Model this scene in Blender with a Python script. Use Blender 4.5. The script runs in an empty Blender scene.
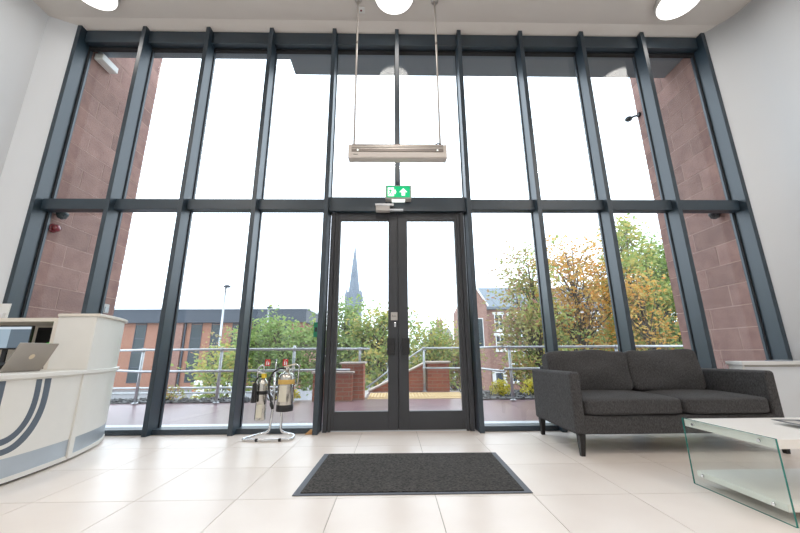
import bpy, bmesh, math, random
from mathutils import Vector, Matrix
import numpy as np
random.seed(7)
PI = math.pi
scene = bpy.context.scene
COL = scene.collection

# ------------------------------------------------------------------ camera
f, th, ps, ro = 345.743, .2439, -.0206, -.0066
c, s = math.cos(ps), math.sin(ps)
Rr = Vector((c, s, 0)); Fh = Vector((-s, c, 0)); Z = Vector((0, 0, 1))
Fw = Fh*math.cos(th) + Z*math.sin(th)
Up = -Fh*math.sin(th) + Z*math.cos(th)
Xc = Rr*math.cos(ro) + Up*math.sin(ro)
Yc = -Rr*math.sin(ro) + Up*math.cos(ro)
cam = bpy.data.cameras.new('camera'); cam.sensor_width = 36; cam.lens = f*36/800; cam.clip_end = 600; cam.clip_start = .05
co = bpy.data.objects.new('camera', cam); COL.objects.link(co)
co.matrix_world = Matrix(((Xc.x, Yc.x, -Fw.x, 0), (Xc.y, Yc.y, -Fw.y, 0), (Xc.z, Yc.z, -Fw.z, .85), (0, 0, 0, 1)))
scene.camera = co

# ------------------------------------------------------------------ sky, exposure
w = bpy.data.worlds.new('sky'); scene.world = w; w.use_nodes = True
bg = w.node_tree.nodes['Background']
bg.inputs[0].default_value = (.80, .89, 1, 1); bg.inputs[1].default_value = 3.1
scene.view_settings.view_transform = 'Standard'; scene.view_settings.look = 'None'
scene.view_settings.exposure = 0.14; scene.view_settings.gamma = 1; scene.view_settings.use_curve_mapping = False
LAMP_W = 38      # full power, for the unseen rows added to light the room
def area_lamp(name, loc, size, power, col):
    l = bpy.data.lights.new(name, 'AREA'); l.shape = 'DISK'; l.size = size; l.energy = power; l.color = col
    o = bpy.data.objects.new(name, l); o.location = loc; COL.objects.link(o); return o
LAMPS = [(0.02, 3.53), (-3.85, 3.53), (3.83, 3.56), (-3.85, .6), (0.02, .6), (3.9, .6), (-3.85, -2.3), (0.02, -2.3), (3.9, -2.3)]  # first three have fittings; the other six are unseen lamps added for light
for (x, y) in LAMPS:
    area_lamp('ceiling_and_fill_light', (x, y, 5.345), .5, LAMP_W*(.09 if y > 3 else 1), (1, .94, .88))   # the row by the glass is dimmed

# ------------------------------------------------------------------ materials
MATS = {}
def mat(name, col, rough=.5, metal=0, spec=.5, noise=None, scale=8, bump=0, bscale=40, emit=None, strength=0, trans=0, coat=0, objrand=0, stretch=None):
    if name in MATS: return MATS[name]
    m = bpy.data.materials.new(name); m.use_nodes = True; nt = m.node_tree; N = nt.nodes; L = nt.links
    b = N['Principled BSDF']
    b.inputs['Base Color'].default_value = (*col, 1); b.inputs['Roughness'].default_value = rough
    b.inputs['Metallic'].default_value = metal; b.inputs['Specular IOR Level'].default_value = spec
    b.inputs['Coat Weight'].default_value = coat
    tc = N.new('ShaderNodeTexCoord'); src = tc.outputs['Object']
    if stretch:
        mp = N.new('ShaderNodeMapping'); mp.inputs['Scale'].default_value = stretch; L.new(src, mp.inputs[0]); src = mp.outputs[0]
    last = None
    if noise is None: noise = tuple(max(0, v*.98) for v in col)
    nz = N.new('ShaderNodeTexNoise'); nz.inputs['Scale'].default_value = scale; nz.inputs['Detail'].default_value = 5
    L.new(src, nz.inputs['Vector'])
    rp = N.new('ShaderNodeValToRGB'); rp.color_ramp.elements[0].position = .35; rp.color_ramp.elements[1].position = .65
    rp.color_ramp.elements[0].color = (*noise, 1); rp.color_ramp.elements[1].color = (*col, 1)
    L.new(nz.outputs['Fac'], rp.inputs[0]); last = rp.outputs[0]
    if objrand:
        oi = N.new('ShaderNodeObjectInfo'); mr = N.new('ShaderNodeMapRange'); mr.inputs[3].default_value = 1-objrand; mr.inputs[4].default_value = 1+objrand
        L.new(oi.outputs['Random'], mr.inputs[0])
        hs = N.new('ShaderNodeHueSaturation'); L.new(last, hs.inputs['Color']); L.new(mr.outputs[0], hs.inputs['Value']); last = hs.outputs[0]
    L.new(last, b.inputs['Base Color'])
    if bump:
        n2 = N.new('ShaderNodeTexNoise'); n2.inputs['Scale'].default_value = bscale; n2.inputs['Detail'].default_value = 3
        L.new(src, n2.inputs['Vector']); bp = N.new('ShaderNodeBump'); bp.inputs['Strength'].default_value = bump; bp.inputs['Distance'].default_value = .01
        L.new(n2.outputs['Fac'], bp.inputs['Height']); L.new(bp.outputs[0], b.inputs['Normal'])
    if emit:
        b.inputs['Emission Color'].default_value = (*emit, 1); b.inputs['Emission Strength'].default_value = strength
    MATS[name] = m; return m

def glass_mat(name, tint, refl=1.0, rough=0.0):
    m = bpy.data.materials.new(name); m.use_nodes = True; nt = m.node_tree; N = nt.nodes; L = nt.links; N.clear()
    out = N.new('ShaderNodeOutputMaterial'); mx = N.new('ShaderNodeMixShader'); t = N.new('ShaderNodeBsdfTransparent'); g = N.new('ShaderNodeBsdfGlossy')
    t.inputs[0].default_value = (*tint, 1); g.inputs['Roughness'].default_value = rough
    # Schlick reflectance of a thin pane, the same from either side
    ge = N.new('ShaderNodeNewGeometry'); dt = N.new('ShaderNodeVectorMath'); dt.operation = 'DOT_PRODUCT'
    L.new(ge.outputs['Normal'], dt.inputs[0]); L.new(ge.outputs['Incoming'], dt.inputs[1])
    def mth(op, a, b=None, v=None):
        n = N.new('ShaderNodeMath'); n.operation = op
        if isinstance(a, float): n.inputs[0].default_value = a
        else: L.new(a, n.inputs[0])
        if b is not None: L.new(b, n.inputs[1])
        if v is not None: n.inputs[1].default_value = v
        return n.outputs[0]
    q = mth('POWER', mth('SUBTRACT', 1.0, mth('ABSOLUTE', dt.outputs['Value'])), v=5.0)
    fo = mth('ADD', mth('MULTIPLY', mth('MULTIPLY', q, v=.96), v=refl), v=.04*refl)
    L.new(fo, mx.inputs[0]); L.new(t.outputs[0], mx.inputs[1]); L.new(g.outputs[0], mx.inputs[2]); L.new(mx.outputs[0], out.inputs[0])
    MATS[name] = m; return m

def leaf_mat(name, cols):
    m = bpy.data.materials.new(name); m.use_nodes = True; nt = m.node_tree; N = nt.nodes; L = nt.links
    b = N['Principled BSDF']; b.inputs['Roughness'].default_value = .55
    g = N.new('ShaderNodeNewGeometry'); rp = N.new('ShaderNodeValToRGB'); rp.color_ramp.interpolation = 'LINEAR'
    e = rp.color_ramp.elements
    e[0].color = (*cols[0], 1); e[1].color = (*cols[-1], 1)
    for i, cc in enumerate(cols[1:-1]):
        q = e.new((i+1)/(len(cols)-1)); q.color = (*cc, 1)
    L.new(g.outputs['Random Per Island'], rp.inputs[0]); L.new(rp.outputs[0], b.inputs['Base Color'])
    tr = N.new('ShaderNodeBsdfTranslucent'); L.new(rp.outputs[0], tr.inputs[0]); mx = N.new('ShaderNodeMixShader'); mx.inputs[0].default_value = .45
    out = N['Material Output']; L.new(b.outputs[0], mx.inputs[1]); L.new(tr.outputs[0], mx.inputs[2]); L.new(mx.outputs[0], out.inputs[0])
    MATS[name] = m; return m

def brick_mat(name, c1, c2, mortar, scale=1.0, bw=.225, bh=.075):
    m = bpy.data.materials.new(name); m.use_nodes = True; nt = m.node_tree; N = nt.nodes; L = nt.links
    b = N['Principled BSDF']; b.inputs['Roughness'].default_value = .85
    tc = N.new('ShaderNodeTexCoord'); sx = N.new('ShaderNodeSeparateXYZ'); L.new(tc.outputs['Object'], sx.inputs[0])
    ad = N.new('ShaderNodeMath'); L.new(sx.outputs[0], ad.inputs[0]); L.new(sx.outputs[1], ad.inputs[1])
    cb = N.new('ShaderNodeCombineXYZ'); L.new(ad.outputs[0], cb.inputs[0]); L.new(sx.outputs[2], cb.inputs[1])
    br = N.new('ShaderNodeTexBrick'); br.inputs['Scale'].default_value = scale; br.inputs['Brick Width'].default_value = bw; br.inputs['Row Height'].default_value = bh
    br.inputs['Mortar Size'].default_value = .006; br.inputs['Color1'].default_value = (*c1, 1); br.inputs['Color2'].default_value = (*c2, 1); br.inputs['Mortar'].default_value = (*mortar, 1)
    L.new(cb.outputs[0], br.inputs['Vector']); L.new(br.outputs[0], b.inputs['Base Color'])
    MATS[name] = m; return m

M = dict(
 tile=mat('porcelain_tile', (.83, .75, .685), .33, noise=(.79, .705, .64), scale=2.2, objrand=.025, bump=.02, bscale=14),
 grout=mat('tile_grout', (.40, .36, .31), .9),
 plaster=mat('white_plaster', (.79, .82, .85), .85, noise=(.78, .81, .84), scale=1.5),
 ceilm=mat('ceiling_paint', (.74, .70, .66), .9, noise=(.72, .68, .64), scale=1.2),
 frame=mat('anthracite_aluminium', (.015, .033, .050), .40, .0, spec=.9, noise=(.013, .030, .046), scale=3),
 rubber=mat('black_gasket', (.012, .013, .016), .7),
 door=mat('dark_door_aluminium', (.045, .048, .054), .42, noise=(.041, .044, .05), scale=3),
 black=mat('black_plastic', (.015, .015, .017), .45),
 sill=mat('pale_sill_aluminium', (.62, .66, .70), .35, .2),
 stone=mat('red_sandstone', (.34, .205, .172), .9, noise=(.26, .15, .13), scale=5, bump=.5, bscale=45, objrand=.14),
 mortar=mat('stone_mortar', (.50, .35, .29), .95),
 soffit=mat('soffit_panel', (.20, .235, .27), .5),
 paving=mat('pink_resin_paving', (.26, .165, .18), .28, noise=(.20, .125, .14), scale=.8, bump=.1, bscale=60),
 asphalt=mat('grey_road', (.22, .22, .23), .85),
 gravelm=mat('dark_gravel', (.14, .14, .14), .9, noise=(.07, .07, .075), scale=30),
 kerb=mat('concrete_kerb', (.42, .38, .36), .85),
 galv=mat('galvanised_steel', (.50, .52, .54), .38, .75, noise=(.40, .42, .44), scale=12),
 chrome=mat('polished_chrome', (.72, .73, .74), .14, 1.0),
 steelb=mat('brushed_steel', (.66, .64, .58), .22, 1.0, noise=(.56, .54, .50), scale=6),
 brickm=brick_mat('red_garden_brick', (.40, .115, .06), (.30, .08, .045), (.32, .22, .16)),
 coping=mat('stone_coping', (.50, .42, .37), .85),
 tact=mat('yellow_tactile_paving', (.62, .45, .23), .8),
 obrick=brick_mat('orange_office_brick', (.36, .165, .11), (.32, .14, .09), (.30, .19, .14)),
 hbrick=brick_mat('terrace_brick', (.33, .175, .135), (.26, .13, .10), (.31, .24, .21)),
 fascia=mat('dark_fascia_panel', (.05, .062, .082), .6),
 dglass=mat('dark_window_glass', (.04, .055, .062), .2, spec=.35),
 slate=mat('slate_roof', (.17, .20, .23), .6, noise=(.14, .17, .20), scale=2),
 spirem=mat('hazy_spire_stone', (.185, .215, .255), .9, noise=(.16, .19, .23), scale=.2),  # distance haze is put into this bluish grey
 white=mat('white_paint', (.82, .82, .80), .5),
 lam=mat('cream_laminate', (.82, .805, .76), .38),
 lamw=mat('warm_laminate_cap', (.80, .74, .65), .38),
 brushed=mat('brushed_aluminium_band', (.50, .56, .62), .35, .45, noise=(.46, .52, .58), scale=5),
 logo=mat('slate_blue_vinyl', (.115, .145, .185), .45),
 fabric=mat('charcoal_woven_fabric', (.095, .092, .093), .95, noise=(.032, .031, .032), scale=260, bump=.5, bscale=320, stretch=(1, 1, .25)),
 leg=mat('black_stained_leg', (.012, .011, .011), .45),
 matc=mat('charcoal_carpet_pile', (.085, .078, .070), 1, noise=(.022, .020, .020), scale=60, bump=.8, bscale=150),
 matedge=mat('grey_rubber_edge', (.10, .11, .13), .6),
 tabletop=mat('white_lacquer', (.90, .87, .82), .3),
 laptop=mat('silver_laptop_shell', (.42, .38, .34), .35, .6),
 emb=mat('pale_emblem', (.80, .68, .50), .4, .3),
 screen_l=mat('screen_pale', (.1, .1, .1), .2, emit=(.33, .45, .55), strength=.75),
 screen_d=mat('screen_slate', (.05, .05, .05), .2, emit=(.10, .15, .20), strength=.75),
 screen_w=mat('screen_bar', (.1, .1, .1), .2, emit=(.62, .72, .8), strength=.8),
 green_s=mat('screen_green', (.02, .1, .02), .2, emit=(.05, .55, .05), strength=.9),
 green_y=mat('screen_lime', (.05, .1, .02), .2, emit=(.35, .75, .12), strength=.9),
 heater=mat('beige_heater_casing', (.74, .68, .63), .45),
 grille=mat('taupe_metal_grille', (.26, .23, .21), .4, .5),
 rod=mat('pale_rod', (.62, .58, .54), .35, .5),
 egreen=mat('exit_green', (.0, .35, .13), .4, emit=(.0, .46, .17), strength=.85),
 ewhite=mat('exit_white', (.8, .8, .8), .4, emit=(.9, 1, .93), strength=.9),
 hgrey=mat('grey_sign_housing', (.50, .48, .45), .5),
 light=mat('lamp_diffuser', (1, 1, 1), .5, emit=(1, .97, .93), strength=2.2),
 red=mat('red_enamel', (.60, .03, .03), .4),
 dred=mat('dark_red_dome', (.20, .01, .02), .15, coat=.6),
 yellow=mat('yellow_plastic', (.80, .58, .04), .45),
 tan=mat('amber_label', (.66, .43, .12), .5),
 cream=mat('cream_label', (.72, .68, .56), .5),
 mgrey=mat('magazine_cover', (.05, .055, .07), .35),
 paper=mat('white_paper', (.80, .80, .80), .7),
 navy=mat('navy_folder', (.04, .06, .13), .5),
 bark=mat('tree_bark', (.10, .08, .065), .95, noise=(.06, .05, .04), scale=10, bump=.6, bscale=30),
 wood=mat('orange_wood', (.60, .33, .14), .6),
 gbox=mat('green_release_box', (.0, .20, .10), .4),
)
M['glass'] = glass_mat('facade_glass', (.97, .985, .98), 1.0)
M['tglass'] = glass_mat('table_glass', (.955, .985, .975), .8)
M['tedge'] = mat('green_glass_edge', (.03, .22, .19), .12)
M['clear'] = glass_mat('clear_sign_plastic', (.86, .89, .86), 1.0)
LEAF = dict(
 green=leaf_mat('leaves_green', [(.16, .26, .07), (.30, .40, .12), (.22, .34, .10), (.40, .46, .16)]),
 lime=leaf_mat('leaves_lime', [(.34, .42, .12), (.24, .36, .10), (.50, .50, .16), (.58, .44, .12)]),
 orange=leaf_mat('leaves_orange', [(.62, .32, .06), (.70, .42, .10), (.52, .40, .12), (.66, .28, .06), (.40, .36, .10)]),
 mixed=leaf_mat('leaves_mixed', [(.30, .36, .12), (.50, .38, .14), (.40, .42, .16), (.46, .22, .16), (.28, .34, .10)]),
 yellow=leaf_mat('leaves_yellow', [(.70, .55, .05), (.45, .45, .08), (.75, .62, .08)]),
 dark=leaf_mat('leaves_dark', [(.10, .18, .05), (.18, .27, .07), (.26, .34, .10)]))

# ------------------------------------------------------------------ mesh builder
WL = {}
def wloc(o): return WL.get(o.name, Vector((0, 0, 0)))
def props(o, label=None, cat=None, group=None, kind=None):
    if label: o['label'] = label
    if cat: o['category'] = cat
    if group: o['group'] = group
    if kind: o['kind'] = kind
    return o
def empty(name, loc=(0, 0, 0), **k):
    o = bpy.data.objects.new(name, None); o.location = loc; o.empty_display_size = .1; COL.objects.link(o); WL[o.name] = Vector(loc); return props(o, **k)

class MB:
    def __init__(s): s.v = []; s.f = []; s.m = []; s.sm = []
    def add(s, vs, fs, m=0, sm=False, T=None):
        b = len(s.v)
        s.v += [tuple(T @ Vector(v)) if T is not None else tuple(v) for v in vs]
        for q in fs: s.f.append(tuple(i+b for i in q)); s.m.append(m); s.sm.append(sm)
        return s
    def box(s, x0, y0, z0, x1, y1, z1, m=0, T=None):
        if x0 > x1: x0, x1 = x1, x0
        if y0 > y1: y0, y1 = y1, y0
        if z0 > z1: z0, z1 = z1, z0
        return s.add([(x0,y0,z0),(x1,y0,z0),(x1,y1,z0),(x0,y1,z0),(x0,y0,z1),(x1,y0,z1),(x1,y1,z1),(x0,y1,z1)],
              [(0,3,2,1),(4,5,6,7),(0,1,5,4),(1,2,6,5),(2,3,7,6),(3,0,4,7)], m, False, T)
    def tube(s, pts, r, n=10, m=0, cap=True, closed=False):
        P = [Vector(p) for p in pts]; K = len(P)
        R = r if isinstance(r, (list, tuple)) else [r]*K
        vs = []; nrm = None
        for i in range(K):
            if closed: t = (P[(i+1) % K]-P[i-1])
            else: t = P[min(i+1, K-1)]-P[max(i-1, 0)]
            t.normalize()
            if nrm is None:
                a = Vector((0, 0, 1)) if abs(t.z) < .9 else Vector((1, 0, 0)); nrm = t.cross(a).normalized()
            nrm = (nrm - t*nrm.dot(t)).normalized(); bn = t.cross(nrm)
            for k in range(n):
                a = 2*PI*k/n; vs.append(P[i]+(nrm*math.cos(a)+bn*math.sin(a))*R[i])
        fs = []
        for i in range(K if closed else K-1):
            j = (i+1) % K
            for k in range(n): fs.append((i*n+k, i*n+(k+1) % n, j*n+(k+1) % n, j*n+k))
        s.add(vs, fs, m, True)
        if cap and not closed:
            b = len(s.v)-len(vs)
            s.f.append(tuple(b+k for k in reversed(range(n)))); s.m.append(m); s.sm.append(False)
            s.f.append(tuple(b+(K-1)*n+k for k in range(n))); s.m.append(m); s.sm.append(False)
        return s
    def lathe(s, prof, ctr=(0,0,0), n=24, m=0, T=None, sm=True):
        vs = []; fs = []
        for (r, z) in prof:
            for k in range(n):
                a = 2*PI*k/n; vs.append((ctr[0]+r*math.cos(a), ctr[1]+r*math.sin(a), ctr[2]+z))
        for i in range(len(prof)-1):
            for k in range(n): fs.append((i*n+k, i*n+(k+1) % n, (i+1)*n+(k+1) % n, (i+1)*n+k))
        fs.append(tuple(reversed(range(n)))); fs.append(tuple((len(prof)-1)*n+k for k in range(n)))
        return s.add(vs, fs, m, sm, T)
    def prism(s, poly, d0, d1, ax='y', m=0, T=None):
        # poly in the two other axes; ax y: (x,z); ax x: (y,z); ax z: (x,y)
        def p(a, b, d): return (a, d, b) if ax == 'y' else ((d, a, b) if ax == 'x' else (a, b, d))
        n = len(poly)
        vs = [p(a, b, d0) for a, b in poly]+[p(a, b, d1) for a, b in poly]
        fs = [tuple(range(n)), tuple(reversed(range(n, 2*n)))]+[(i, n+i, n+(i+1) % n, (i+1) % n) for i in range(n)]
        return s.add(vs, fs, m, False, T)
    def mesh(s, name, mats, off=Vector((0,0,0)), fix=True):
        me = bpy.data.meshes.new(name)
        me.from_pydata([(v[0]-off.x, v[1]-off.y, v[2]-off.z) for v in s.v], [], s.f)
        for q in (mats if isinstance(mats, (list, tuple)) else [mats]): me.materials.append(q)
        me.polygons.foreach_set('material_index', s.m); me.polygons.foreach_set('use_smooth', s.sm)
        if fix and len(s.v) < 4000:
            bm = bmesh.new(); bm.from_mesh(me); bmesh.ops.recalc_face_normals(bm, faces=bm.faces); bm.to_mesh(me); bm.free()
        return me
    def build(s, name, mats, parent=None, bevel=0, segs=2, loc=None, **k):
        pl = wloc(parent) if parent else Vector(loc or (0, 0, 0))
        o = bpy.data.objects.new(name, s.mesh(name, mats, pl)); COL.objects.link(o)
        if parent: o.parent = parent
        else: o.location = pl
        WL[o.name] = pl
        if bevel:
            md = o.modifiers.new('bevel', 'BEVEL'); md.width = bevel; md.segments = segs; md.limit_method = 'ANGLE'; md.angle_limit = .6
            for p_ in o.data.polygons: p_.use_smooth = True
            md.harden_normals = True
        return props(o, **k)
def B(name, dims, m, parent=None, bevel=0, **k):
    return MB().box(*dims).build(name, m, parent, bevel, **k)
def piece(name, me, loc, parent, rot=None):
    o = bpy.data.objects.new(name, me); COL.objects.link(o); o.parent = parent; o.location = Vector(loc)-wloc(parent)
    if rot: o.rotation_euler = rot
    return o
def arc(cx, cy, r, a0, a1, n=8): return [(cx+r*math.cos(a0+(a1-a0)*i/n), cy+r*math.sin(a0+(a1-a0)*i/n)) for i in range(n+1)]

# ================================================================== SETTING
WLX, WRX = -4.82, 4.87
ZC = 5.46
YB = -4.2
# floor: separate porcelain tiles on a grout bed
fl = empty('floor', (0, 0, 0), kind='structure')
B('grout_bed', (WLX, YB, -.12, WRX, 4.27, -.004), M['grout'], fl)
tm = MB().box(-.298, -.298, -.012, .298, .298, 0).mesh('tile', M['tile'])
for j in range(-11, 3):
    for i in range(-9, 8):
        x = .256+.6*i; y = 2.367+.6*j
        cx, cy = x+.3, y+.3
        if cx-.3 < WLX or cx+.3 > WRX or cy-.3 < YB: 
            a, b_ = max(cx-.298, WLX), min(cx+.298, WRX); y0 = max(cy-.298, YB)
            if b_-a > .05 and cy+.298-y0 > .05: B('tile', (a, y0, -.012, b_, cy+.298, 0), M['tile'], fl)
        else: piece('tile', tm, (cx, cy, 0), fl)
B('threshold_strip', (-4.44, 4.168, -.012, 4.56, 4.27, 0), M['tile'], fl)

# ceiling, walls and the splayed reveal round the window
ce = B('ceiling', (WLX-.2, YB-.2, ZC, WRX+.2, 3.96, ZC+.3), M['ceilm'], kind='structure')
B('wall_left', (WLX-.25, YB, -.12, WLX, 3.95, ZC), M['plaster'], kind='structure')
prr = [(WRX, YB)]
for q in range(13):
    u = q/12; prr.append((WRX*(1-u)**2+WRX*2*u*(1-u)+4.59*u*u, 3.62*(1-u)**2+3.93*2*u*(1-u)+4.06*u*u))
prr += [(4.59, 4.28), (WRX+.25, 4.28), (WRX+.25, YB)]
wr_ = MB().prism(prr, -.12, ZC, 'z').build('wall_right', M['plaster'], kind='structure')
for p_ in wr_.data.polygons: p_.use_smooth = abs(p_.normal.z) < .5 and p_.center.x < 4.9 and p_.center.y < 4.07
B('wall_back', (WLX-.25, YB-.25, -.12, WRX+.25, YB, ZC), M['plaster'], kind='structure')
MB().prism([(WLX, 3.95), (-4.47, 4.06), (-4.47, 4.28), (WLX-.25, 4.28), (WLX-.25, 3.95)], -.12, ZC, 'z').build('trim_1', M['plaster'], kind='structure')
MB().prism([(3.96, ZC), (4.09, 5.40), (4.27, 5.40), (4.27, ZC+.3), (3.96, ZC+.3)], WLX-.2, WRX+.2, 'x').build('trim_2', M['ceilm'], kind='structure')

# curtain wall
win = empty('window_1', (.06, 4.2, 0), kind='structure')
FX = [.06+.9*(k-5) for k in range(11)]
fw = .0275
for k, x in enumerate(FX):
    if k == 5: z0 = 2.79
    else: z0 = 0
    dx = -.01 if k == 0 else (.01 if k == 10 else 0)
    mb = MB().box(x-fw+dx, 4.03, z0, x+fw+dx, 4.21, 5.40)
    mb.build('mullion', M['frame'], win, bevel=.002, segs=1)
    MB().box(x-.036, 4.205, z0, x+.036, 4.215, 5.36).build('gasket', M['rubber'], win)
    MB().box(x-.03, 4.231, z0, x+.03, 4.262, 5.36).build('pressure_plate', M['frame'], win)
for k in range(10):
    a, b_ = FX[k]+fw, FX[k+1]-fw
    door = k in (4, 5)
    B('head_rail', (a, 4.11, 5.20, b_, 4.262, 5.398), M['frame'], win, bevel=.002)
    B('glazing_bead', (a, 4.20, 5.16, b_, 4.25, 5.20), M['rubber'], win)
    if not door:
        B('transom', (a, 4.11, 2.625, b_, 4.21, 2.765), M['frame'], win, bevel=.003)
        B('transom_cap', (a, 4.231, 2.64, b_, 4.262, 2.755), M['frame'], win)
        B('bottom_rail', (a, 4.11, 0, b_, 4.262, .055), M['frame'], win, bevel=.002)
        B('pane', (a-.02, 4.217, .05, b_+.02, 4.229, 2.66), M['glass'], win)
    B('pane', (a-.02, 4.217, 2.72, b_+.02, 4.229, 5.22), M['glass'], win)
B('transom', (FX[4]+fw, 4.10, 2.60, FX[6]-fw, 4.262, 2.79), M['frame'], win, bevel=.003)
# door jambs and the stepped frame beside the leaves
for sx in (-1, 1):
    xi = .06+sx*.845; 
    B('door_jamb', (xi, 4.14, 0, xi-sx*.05, 4.262, 2.60), M['door'], win, bevel=.003)
    B('door_jamb', (xi-sx*.055, 4.155, 0, xi-sx*.088, 4.262, 2.60), M['door'], win, bevel=.003)
B('threshold', (-.78, 4.17, 0, .90, 4.30, .012), M['sill'], win)
# exterior flashing under the panes
B('sill_flashing', (-4.44, 4.265, -.02, -.84, 4.50, .035), M['sill'], win)
B('sill_flashing', (.96, 4.265, -.02, 4.56, 4.50, .035), M['sill'], win)

def door_leaf(n, x0, x1, hx, lab):
    d = empty('door_%d' % n, ((x0+x1)/2, 4.2, 0), kind='structure')
    y0, y1 = 4.165, 4.225
    gl = (x0+.105, x1-.105) if False else (x0+.085 if n == 1 else x0+.118, x1-.118 if n == 1 else x1-.085)
    z0, z1, t0, t1 = .014, 2.594, .21, 2.50
    B('stile', (x0, y0, z0, gl[0], y1, z1), M['door'], d, bevel=.003)
    B('stile', (gl[1], y0, z0, x1, y1, z1), M['door'], d, bevel=.003)
    B('bottom_panel', (gl[0], y0, z0, gl[1], y1, t0), M['door'], d, bevel=.003)
    B('top_rail', (gl[0], y0, t1, gl[1], y1, z1), M['door'], d, bevel=.003)
    B('pane', (gl[0]-.01, 4.19, t0-.01, gl[1]+.01, 4.20, t1+.01), M['glass'], d)
    h = B('pull_handle', (hx-.043, 4.105, .825, hx+.043, 4.122, 1.015), M['black'], d, bevel=.006, label='flat black rectangular door pull')
    for zz in (.86, .98): MB().tube([(hx, 4.12, zz), (hx, 4.166, zz)], .012).build('standoff', M['black'], h)
    return d
B('meeting_stop', (.02, 4.226, .014, .10, 4.24, 2.594), M['door'], win)
d1 = door_leaf(1, -.75, .058, -.028, '')
d2 = door_leaf(2, .062, .87, .148, '')
# door notice and lock on the left leaf
nt_ = B('push_sign', (-.028, 4.160, 1.225, .052, 4.1645, 1.32), M['hgrey'], d1, label='small square off-white door plate with lettering')
def text_obj(name, body, size, loc, m, parent, rot=(PI/2, 0, 0), extrude=.0004):
    cu = bpy.data.curves.new(name, 'FONT'); cu.body = body; cu.size = size; cu.extrude = extrude; cu.align_x = 'CENTER'; cu.align_y = 'CENTER'
    t = bpy.data.objects.new(name+'_tmp', cu); COL.objects.link(t)
    dg = bpy.context.evaluated_depsgraph_get(); me = bpy.data.meshes.new_from_object(t.evaluated_get(dg)); bpy.data.objects.remove(t)
    me.materials.clear(); me.materials.append(m)
    o = bpy.data.objects.new(name, me); COL.objects.link(o); o.parent = parent; o.location = Vector(loc)-wloc(parent); o.rotation_euler = rot; return o
text_obj('lettering', 'PULL', .026, (.012, 4.1592, 1.272), M['black'], nt_)
MB().box(.012, 4.155, 1.145, .034, 4.166, 1.20).build('lock_cylinder', M['chrome'], d1, bevel=.003)
# closer body and arm over the leaves
cl = empty('door_closer', (-.12, 4.1, 2.6), label='silver grey box door closer on the door head', cat='door closer')
B('closer_body', (-.215, 4.03, 2.575, -.04, 4.10, 2.665), M['hgrey'], cl, bevel=.004)
B('closer_cover', (-.225, 4.025, 2.640, .01, 4.10, 2.672), M['galv'], cl, bevel=.004)
B('closer_arm', (-.04, 4.06, 2.590, .13, 4.10, 2.612), M['sill'], cl, bevel=.003)
B('green_release_box', (-.885, 4.09, 1.03, -.868, 4.17, 1.2), M['gbox'], bevel=.004, label='small green door release box beside the left door jamb', cat='switch') if False else None
gb = empty('release_box', (-.9, 4.13, 1.03), label='small green emergency release box beside the door frame', cat='switch')
B('casing', (-.925, 4.09, 1.03, -.87, 4.15, 1.20), M['gbox'], gb, bevel=.004)
B('press_plate', (-.91, 4.085, 1.09, -.885, 4.092, 1.14), M['dglass'], gb)

# soffit, outside walls
so = empty('ceiling_outside', (0, 4.4, 5.3), kind='structure')
MB().prism([(-4.9, 4.264), (-4.9, 4.49), (-1.6, 4.49), (-1.6, 4.79), (5.2, 4.79), (5.2, 4.264)], 5.30, 5.80, 'z').build('soffit_panel', M['soffit'], so)
B('drip_edge', (-4.44, 4.264, 5.255, 4.56, 4.33, 5.31), M['frame'], so)

def stone_wall(name, xf, sgn, ye):
    w_ = empty(name, (xf, 4.3, 0), kind='structure')
    xo = xf+sgn*.42
    B('mortar_core', (xf+sgn*.002, 4.29, -.1, xo, ye-.015, 6.6), M['mortar'], w_)
    rnd = random.Random(3 if sgn < 0 else 5)
    z = 0.0; row = 0
    cache = {}
    while z < 6.5:
        h = .285; y = 4.285
        cuts = [4.285]
        y = 4.285+(.30 if row % 2 else .58)+rnd.uniform(-.05, .05)
        while y < ye-.2: cuts.append(y); y += rnd.choice((.42, .5, .58))
        cuts.append(ye)
        for a, b_ in zip(cuts[:-1], cuts[1:]):
            pr_ = rnd.uniform(0, .003)
            last = b_ > ye-.05
            X0 = xf-sgn*pr_
            mb = MB().box(X0, a+.0045, z+.0045, (xo if last else xf+sgn*.1), b_-.0045, z+h-.0045)
            mb.build('stone_block', M['stone'], w_, bevel=.002, segs=1)
        z += h; row += 1
stone_wall('wall_outer_left', -4.44, -1, 5.60)
stone_wall('wall_outer_right', 4.56, 1, 5.50)

# ================================================================== CEILING LAMPS
LL = ['round glowing ceiling lamp at the left end above the reception desk', None, None]
names = {0: 'round glowing ceiling lamp above the glass doors', 1: 'round glowing ceiling lamp above the reception desk side', 2: 'round glowing ceiling lamp above the sofa side'}
extra = ['second row', 'third row']
for i, (x, y) in enumerate(LAMPS[:3]):
    t = empty('ceiling_lamp', (x, y, 5.46), label=names[i], cat='lamp', group='round ceiling lamps in a row')
    MB().lathe([(.255, 5.375-5.46), (.262, 5.39-5.46), (.262, -.002)], (x, y, 5.46), 40).build('housing', M['white'], t)
    MB().lathe([(.20, -.108), (.238, -.104), (.25, -.096), (.252, -.085)], (x, y, 5.46), 40).build('diffuser', M['light'], t)

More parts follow.
